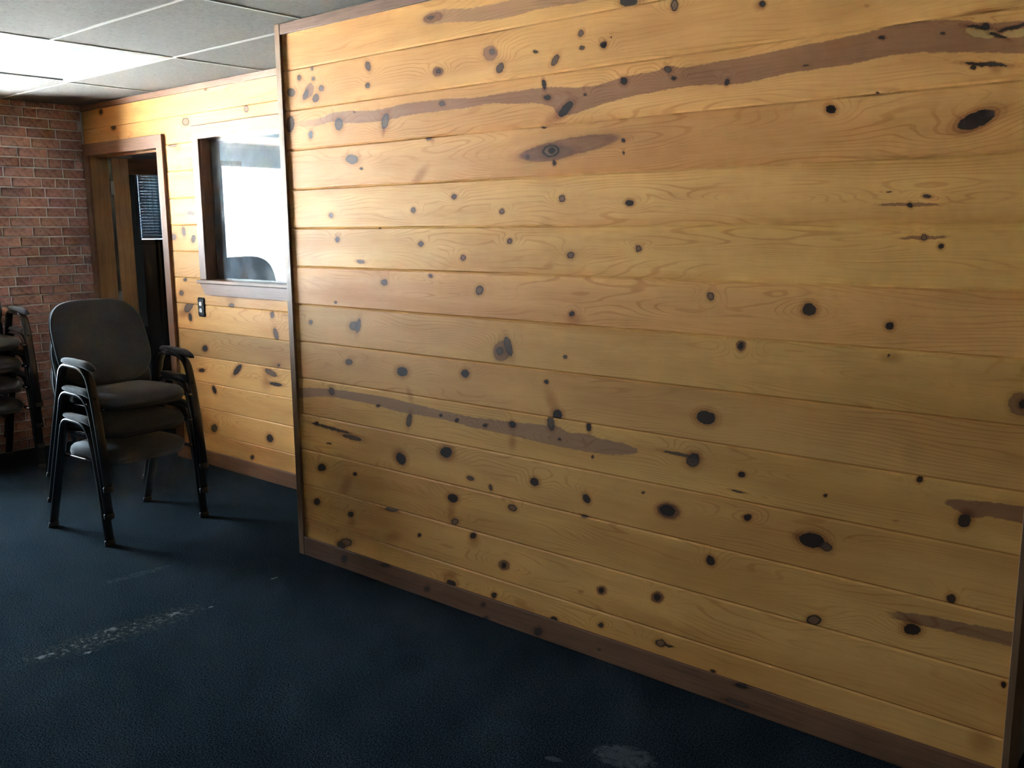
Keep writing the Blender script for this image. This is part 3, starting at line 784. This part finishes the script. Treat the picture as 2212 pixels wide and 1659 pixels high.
M_base = stained('stained_baseboard', 21, (0.155, 0.072, 0.036), along='x', knots=KBw)
o = boxes('baseboard_back', [(0.0415, XE - 0.001, -0.0125, -0.0005, 0.0, 0.092)], M_base, None, 0.003)
tag(o, 'dark brown knotty baseboard under the big pine wall', 'baseboard', kind='structure')
o = boxes('baseboard_recess', [(-2.19, 0.002, Y2 - 0.0175, Y2 - 0.0005, 0.0, 0.093)], M_base, None, 0.003)
tag(o, 'dark brown baseboard under the recessed pine wall', 'baseboard', kind='structure')

# ---- other walls of the room, hall and office
tag(boxes('wall_front', [(BX - 0.2, 5.2, -5.15, -5.0, 0, ZC + 0.06)], M_wallpaint), 'plain beige wall across the room from the pine wall', 'wall', kind='structure')
tag(boxes('wall_right', [(5.0, 5.15, -5.0, 4.2, 0, ZC + 0.06)], M_wallpaint), 'plain beige end wall far from the brick wall', 'wall', kind='structure')
tag(boxes('wall_hall', [(4.25, 5.0, 0.0, 0.12, 0, ZC + 0.06), (XE - 0.1, XE, 0.115, 3.9, 0, ZC + 0.06), (4.25, 4.35, 0.12, 3.9, 0, ZC + 0.06), (XE - 0.1, 4.35, 3.9, 4.05, 0, ZC + 0.06)], M_dark),
    'unlit hall walls beyond the end of the pine wall', 'wall', kind='structure')
tag(boxes('wall_office', [(BX, XE - 0.1, 3.3, 3.45, 0, ZC + 0.06), (0.35, 0.45, 0.80, 3.3, 0, ZC + 0.06)], M_office),
    'dim grey walls of the office behind the interior window', 'wall', kind='structure')

# ---- interior window
CW = 0.072
w2 = boxes('window_2', [(NX0 - 0.018, NX0, Y2 - 0.004, 0.80, NZ0, NZ1), (NX1, NX1 + 0.018, Y2 - 0.004, 0.80, NZ0, NZ1),
                        (NX0 - 0.018, NX1 + 0.018, Y2 - 0.004, 0.80, NZ1, NZ1 + 0.018)], M_trim_z)
tag(w2, 'brown framed interior window mirroring the bright shop window', 'window', kind='structure')
def casing(lst, mat): return boxes('casing', lst, mat, w2, 0.003)
casing([(NX0 - CW, NX0 + 0.002, Y2 - 0.021, Y2 - 0.0005, NZ0 + 0.004, NZ1)], M_trim_z)
casing([(NX1 - 0.002, NX1 + CW, Y2 - 0.021, Y2 - 0.0005, NZ0 + 0.004, NZ1)], M_trim_z)
casing([(NX0 - CW, NX1 + CW, Y2 - 0.021, Y2 - 0.0005, NZ1 - 0.002, NZ1 + 0.082)], M_trim_x)
boxes('window_sill', [(NX0 - CW - 0.016, NX1 + CW + 0.016, Y2 - 0.040, 0.80, NZ0 - 0.020, NZ0 + 0.003)], M_trim_x, w2, 0.004)
bm = bmesh.new()
prism(bm, [(NX0 - CW, NZ0 - 0.02), (NX0 - CW + 0.055, NZ0 - 0.092), (NX1 + CW - 0.055, NZ0 - 0.092), (NX1 + CW, NZ0 - 0.02)], 'y', Y2 - 0.024, Y2 - 0.0005)
link('apron', mesh_from_bm('apron', bm), M_trim_x, w2)
GYP = 0.728
boxes('pane', [(NX0, NX1, GYP, GYP + 0.006, NZ0 + 0.003, NZ1)], M_dusty, w2)
for q in ((NX0, NX0 + 0.012, NZ0 + 0.003, NZ1), (NX1 - 0.012, NX1, NZ0 + 0.003, NZ1), (NX0 + 0.012, NX1 - 0.012, NZ1 - 0.012, NZ1), (NX0 + 0.012, NX1 - 0.012, NZ0 + 0.003, NZ0 + 0.013)):
    boxes('glazing_bead', [(q[0], q[1], GYP + 0.007, GYP + 0.02, q[2], q[3])], M_trim_x, w2)

# ---- door
d1 = boxes('door_1', [(DX0 - 0.018, DX0, Y2 - 0.006, 0.80, 0, DZ), (DX1, DX1 + 0.018, Y2 - 0.006, 0.80, 0, DZ), (DX0 - 0.018, DX1 + 0.018, Y2 - 0.006, 0.80, DZ, DZ + 0.018)], M_oak)
tag(d1, 'brown framed door with a tall glass pane standing open into the office', 'door', kind='structure')
boxes('casing', [(DX1 - 0.002, DX1 + CW, Y2 - 0.022, Y2 - 0.0005, 0, DZ)], M_trim_z, d1, 0.003)
boxes('casing', [(BX + 0.012, DX0 + 0.002, Y2 - 0.022, Y2 - 0.0005, 0, DZ)], M_trim_z, d1, 0.003)
boxes('casing', [(BX + 0.012, DX1 + CW, Y2 - 0.022, Y2 - 0.0005, DZ - 0.002, DZ + 0.083)], M_trim_x, d1, 0.003)
boxes('door_stop', [(DX0, DX1, 0.735, 0.765, DZ - 0.012, DZ), (DX1 - 0.012, DX1, 0.735, 0.765, 0, DZ - 0.012)], M_oak, d1)
ANG = math.radians(66); LW, LT, LZ = 0.94, 0.042, 2.075
lf = boxes('door_leaf', [(0.006, 0.118, -LT, 0, 0.012, LZ), (LW - 0.118, LW, -LT, 0, 0.012, LZ)], M_doorwood, d1, 0.002)
lf.location = (DX0 + 0.012, 0.812, 0); lf.rotation_euler = (0, 0, ANG)
boxes('rail', [(0.118, LW - 0.118, -LT + 0.001, -0.001, LZ - 0.115, LZ)], M_trim_x, lf)
boxes('rail', [(0.118, LW - 0.118, -LT + 0.001, -0.001, 0.012, 0.24)], M_doorwood, lf)
boxes('pane', [(0.118, LW - 0.118, -0.025, -0.019, 0.24, LZ - 0.115)], M_smoke, lf)
for z in (0.25, 1.05, 1.86):
    bm = bmesh.new(); box(bm, -0.012, 0.012, -LT, -LT + 0.003, z - 0.05, z + 0.05)
    bmesh.ops.create_cone(bm, cap_ends=True, segments=12, radius1=0.007, radius2=0.007, depth=0.1, matrix=Matrix.Translation((-0.004, -LT - 0.004, z)))
    link('hinge', mesh_from_bm('hinge', bm), M_hinge, lf)

# ---- wall outlet
ot = empty('wall_outlet', (-1.858, Y2 - 0.0005, 1.055))
tag(ot, 'black ornate scalloped outlet plate with white sockets under the interior window', 'outlet')
out = []
hw_, hh_ = 0.034, 0.058
def scal(n, a, b):
    r = []
    for i in range(n):
        t = i / n
        e = 0.006 * math.sin(t * math.pi * 4) ** 2 + 0.004 * math.cos(t * math.pi * 2) ** 8
        r.append((a[0] + (b[0] - a[0]) * t, a[1] + (b[1] - a[1]) * t, e))
    return r
corners = [(-hw_, -hh_), (hw_, -hh_), (hw_, hh_), (-hw_, hh_)]
nrm = [(0, -1), (1, 0), (0, 1), (-1, 0)]
pp = []
for i in range(4):
    for (x, z, e) in scal(10, corners[i], corners[(i + 1) % 4]):
        pp.append((x + nrm[i][0] * e, z + nrm[i][1] * e))
bm = bmesh.new(); rings = []
for s, yy in ((1.0, -0.0005), (1.0, -0.003), (0.90, -0.007), (0.84, -0.0045), (0.78, -0.007)):
    rings.append([bm.verts.new((x * s, yy, z * s)) for x, z in pp])
for a, c in zip(rings, rings[1:]):
    for i in range(len(pp)): bm.faces.new((a[i], a[(i + 1) % len(pp)], c[(i + 1) % len(pp)], c[i]))
bm.faces.new(rings[-1]); bm.faces.new(rings[0][::-1])
link('plate', mesh_from_bm('plate', bm), M_iron, ot)
bm = bmesh.new()
pts = []
for i in range(28):
    a = 2 * math.pi * i / 28; x, z = 0.0165 * math.cos(a), 0.0165 * math.sin(a); pts.append((x, max(-0.0135, min(0.0135, z))))
A = [bm.verts.new((x, -0.006, z)) for x, z in pts]; B = [bm.verts.new((x * 0.94, -0.011, z * 0.94)) for x, z in pts]
for i in range(28): bm.faces.new((A[i], A[(i + 1) % 28], B[(i + 1) % 28], B[i]))
bm.faces.new(B)
rec = mesh_from_bm('socket', bm); rec.materials.append(M_white)
for z in (0.021, -0.021):
    r = link('socket', rec, None, ot); r.location = (0, 0, z)
    for sx, h in ((-0.006, 0.0045), (0.006, 0.0038)):
        boxes('slot', [(sx - 0.0011, sx + 0.0011, -0.0114, -0.0108, 0.002 - h, 0.002 + h)], M_slot, r)
    boxes('slot', [(-0.002, 0.002, -0.0114, -0.0108, -0.010, -0.006)], M_slot, r)

# ================================================================== stacking armchairs
def smooth_path(pts, rad, n=7):
    """polyline with rounded corners; rad per inner vertex"""
    out = [Vector(pts[0])]
    for i in range(1, len(pts) - 1):
        p, a, b = Vector(pts[i]), Vector(pts[i - 1]), Vector(pts[i + 1])
        r = rad[i - 1]
        da, db = (a - p), (b - p)
        ra, rb = min(r, da.length * 0.48), min(r, db.length * 0.48)
        s, e = p + da.normalized() * ra, p + db.normalized() * rb
        for k in range(n + 1):
            t = k / n; out.append((1 - t) ** 2 * s + 2 * t * (1 - t) * p + t * t * e)
    out.append(Vector(pts[-1])); return out
def sweep_xz(bm, path, rin, ry, y, seg=14):
    rings = []
    for i, p in enumerate(path):
        d = (path[min(i + 1, len(path) - 1)] - path[max(i - 1, 0)]).normalized(); nn = Vector((-d[1], d[0]))
        ring = []
        for k in range(seg):
            a = 2 * math.pi * k / seg
            ca, sa = math.cos(a), math.sin(a)
            ca = math.copysign(abs(ca) ** 0.7, ca); sa = math.copysign(abs(sa) ** 0.7, sa)
            q = p + nn * (rin * ca); ring.append(bm.verts.new((q[0], y + ry * sa, q[1])))
        rings.append(ring)
    for a, c in zip(rings, rings[1:]):
        for k in range(seg): bm.faces.new((a[k], a[(k + 1) % seg], c[(k + 1) % seg], c[k]))
    bm.faces.new(rings[0][::-1]); bm.faces.new(rings[-1])
def sup(n, ex, ax, az, top=1.0, bot=1.0):
    o = []
    for i in range(n):
        a = 2 * math.pi * i / n; c, s = math.cos(a), math.sin(a)
        x = math.copysign(abs(c) ** (2 / ex), c) * ax; z = math.copysign(abs(s) ** (2 / ex), s) * az
        w = bot + (top - bot) * (z / az * 0.5 + 0.5)
        o.append((x * w, z))
    return o
def loft(bm, rings):
    R = [[bm.verts.new(p) for p in r] for r in rings]
    n = len(R[0])
    for a, c in zip(R, R[1:]):
        for i in range(n): bm.faces.new((a[i], a[(i + 1) % n], c[(i + 1) % n], c[i]))
    bm.faces.new(R[0][::-1]); bm.faces.new(R[-1])

def chair_meshes():
    D = {}
    path = smooth_path([(-0.272, 0.004), (-0.058, 0.615), (0.165, 0.607), (0.212, 0.40), (0.262, 0.004)], [0.055, 0.09, 0.10], 8)
    for nm, y in (('L', -0.278), ('R', 0.278)):
        bm = bmesh.new(); sweep_xz(bm, path, 0.011, 0.023, y); D['side_frame' + nm] = mesh_from_bm('side_frame', bm, True)
        # padded arm
        bm = bmesh.new(); rings = []
        for t in np.linspace(0, 1, 15):
            x = -0.065 + 0.295 * t
            e = math.sqrt(max(0.0, 1 - (2 * t - 1) ** 4)) if 0 < t < 1 else 0.12
            e = max(e, 0.14)
            zc = 0.634 - 0.016 * t - (0.018 * max(0, t - 0.75) / 0.25)
            ring = []
            for k in range(16):
                a = 2 * math.pi * k / 16; c, s = math.cos(a), math.sin(a)
                ring.append((x, y + 0.027 * e * c, zc + (0.021 * s if s > 0 else 0.014 * s) * e))
            rings.append(ring)
        loft(bm, rings); D['armrest' + nm] = mesh_from_bm('armrest', bm, True)
        s = -1 if y < 0 else 1
        bm = bmesh.new(); sweep_xz(bm, [Vector((-0.165, 0.405)), Vector((-0.06, 0.409)), Vector((0.06, 0.409)), Vector((0.222, 0.404))], 0.007, 0.014, y - s * 0.030)
        D['seat_rail' + nm] = mesh_from_bm('seat_rail', bm, True)
        for fx, key in ((-0.272, 'B'), (0.262, 'F')):
            bm = bmesh.new(); rr = []
            for z, g in ((0.0, 0.95), (0.004, 1.1), (0.026, 1.1), (0.030, 0.9)):
                xx = fx + (z / 0.6) * (0.214 if key == 'B' else -0.06)
                rr.append([(xx + 0.013 * g * math.cos(a), y + 0.025 * g * math.sin(a), z) for a in [2 * math.pi * k / 14 for k in range(14)]])
            loft(bm, rr); D['foot_cap' + nm + key] = mesh_from_bm('foot_cap', bm, True)
    # seat cushion and pan
    o = sup(48, 4.2, 0.225, 0.245, 1.0, 1.0)
    bm = bmesh.new(); rings = []
    for s, z in ((0.90, 0.400), (0.985, 0.408), (1.0, 0.424), (0.985, 0.444), (0.94, 0.456), (0.80, 0.464), (0.5, 0.467), (0.15, 0.467)):
        rings.append([(0.035 + x * s, yv * s, z - 0.022 * max(0, (x * s) / 0.225) ** 4 * (1 if z > 0.43 else 0.3)) for x, yv in o])
    loft(bm, rings); D['seat'] = mesh_from_bm('seat', bm, True)
    bm = bmesh.new(); rings = []
    for s, z in ((0.80, 0.378), (0.93, 0.386), (0.97, 0.401)):
        rings.append([(0.035 + x * s, yv * s, z) for x, yv in o])
    loft(bm, rings); D['seat_pan'] = mesh_from_bm('seat_pan', bm, True)
    # backrest, leaning back
    lean = math.radians(17)
    o = sup(56, 3.3, 0.264, 0.234, 0.97, 1.03)
    def place(d, yv, zv):
        curve = 0.55 * yv * yv
        x0 = d + curve
        return (-0.205 - zv * math.sin(lean) + x0 * math.cos(lean), yv, 0.685 + zv * math.cos(lean) + x0 * math.sin(lean))
    bm = bmesh.new(); rings = []
    for s, d in ((0.97, 0.0), (1.0, 0.008), (0.985, 0.020), (0.94, 0.028), (0.8, 0.033), (0.45, 0.035), (0.1, 0.035)):
        rings.append([place(d, x * s, z * s) for x, z in o])
    loft(bm, rings); D['backrest'] = mesh_from_bm('backrest', bm, True)
    bm = bmesh.new(); rings = []
    for s, d in ((0.6, -0.011), (0.96, -0.009), (1.005, -0.003), (0.99, 0.001)):
        rings.append([place(d, x * s, z * s) for x, z in o])
    loft(bm, rings); D['back_shell'] = mesh_from_bm('back_shell', bm, True)
    # brackets between seat and back
    for nm, y in (('L', -0.16), ('R', 0.16)):
        bm = bmesh.new(); sweep_xz(bm, smooth_path([(0.0, 0.388), (-0.175, 0.388), (-0.222, 0.54), (-0.262, 0.66)], [0.05, 0.04]), 0.004, 0.018, y, 8)
        D['back_bracket' + nm] = mesh_from_bm('back_bracket', bm, True)
    return D
CM = chair_meshes()
CMAT = {'side_frame': M_frame, 'armrest': M_fabric, 'seat_rail': M_rail, 'foot_cap': M_plastic, 'seat': M_fabric, 'seat_pan': M_plastic, 'backrest': M_fabric, 'back_shell': M_plastic, 'back_bracket': M_frame}
for me in CM.values():
    me.materials.append(CMAT[me.name.split('.')[0]])
def chair(loc, rz, label, group):
    t = empty('stacking_armchair', loc, rz); tag(t, label, 'chair', group)
    for key, me in CM.items(): link(me.name.split('.')[0], me, None, t)
    return t
def stack(n, x, y, rz, dz, dx, labels, group):
    for i in range(n):
        s = dx * i
        chair((x + s * math.cos(rz), y + s * math.sin(rz), dz * i), rz, labels[i], group)
stack(3, -1.108, -0.292, math.radians(5), 0.14, 0.014,
      ['black armchair standing on the carpet at the bottom of the stack before the door',
       'black armchair in the middle of the three stacked before the door',
       'black armchair on top of the stack before the door, its whole backrest showing'], 'armchairs stacked before the door')
stack(4, -2.925, -0.375, math.radians(0), 0.14, 0.014,
      ['black armchair standing on the carpet at the bottom of the stack against the brick wall',
       'black armchair second from the floor in the stack against the brick wall',
       'black armchair third from the floor in the stack against the brick wall',
       'black armchair on top of the stack against the brick wall'], 'armchairs stacked against the brick wall')
print('bricks', nb)
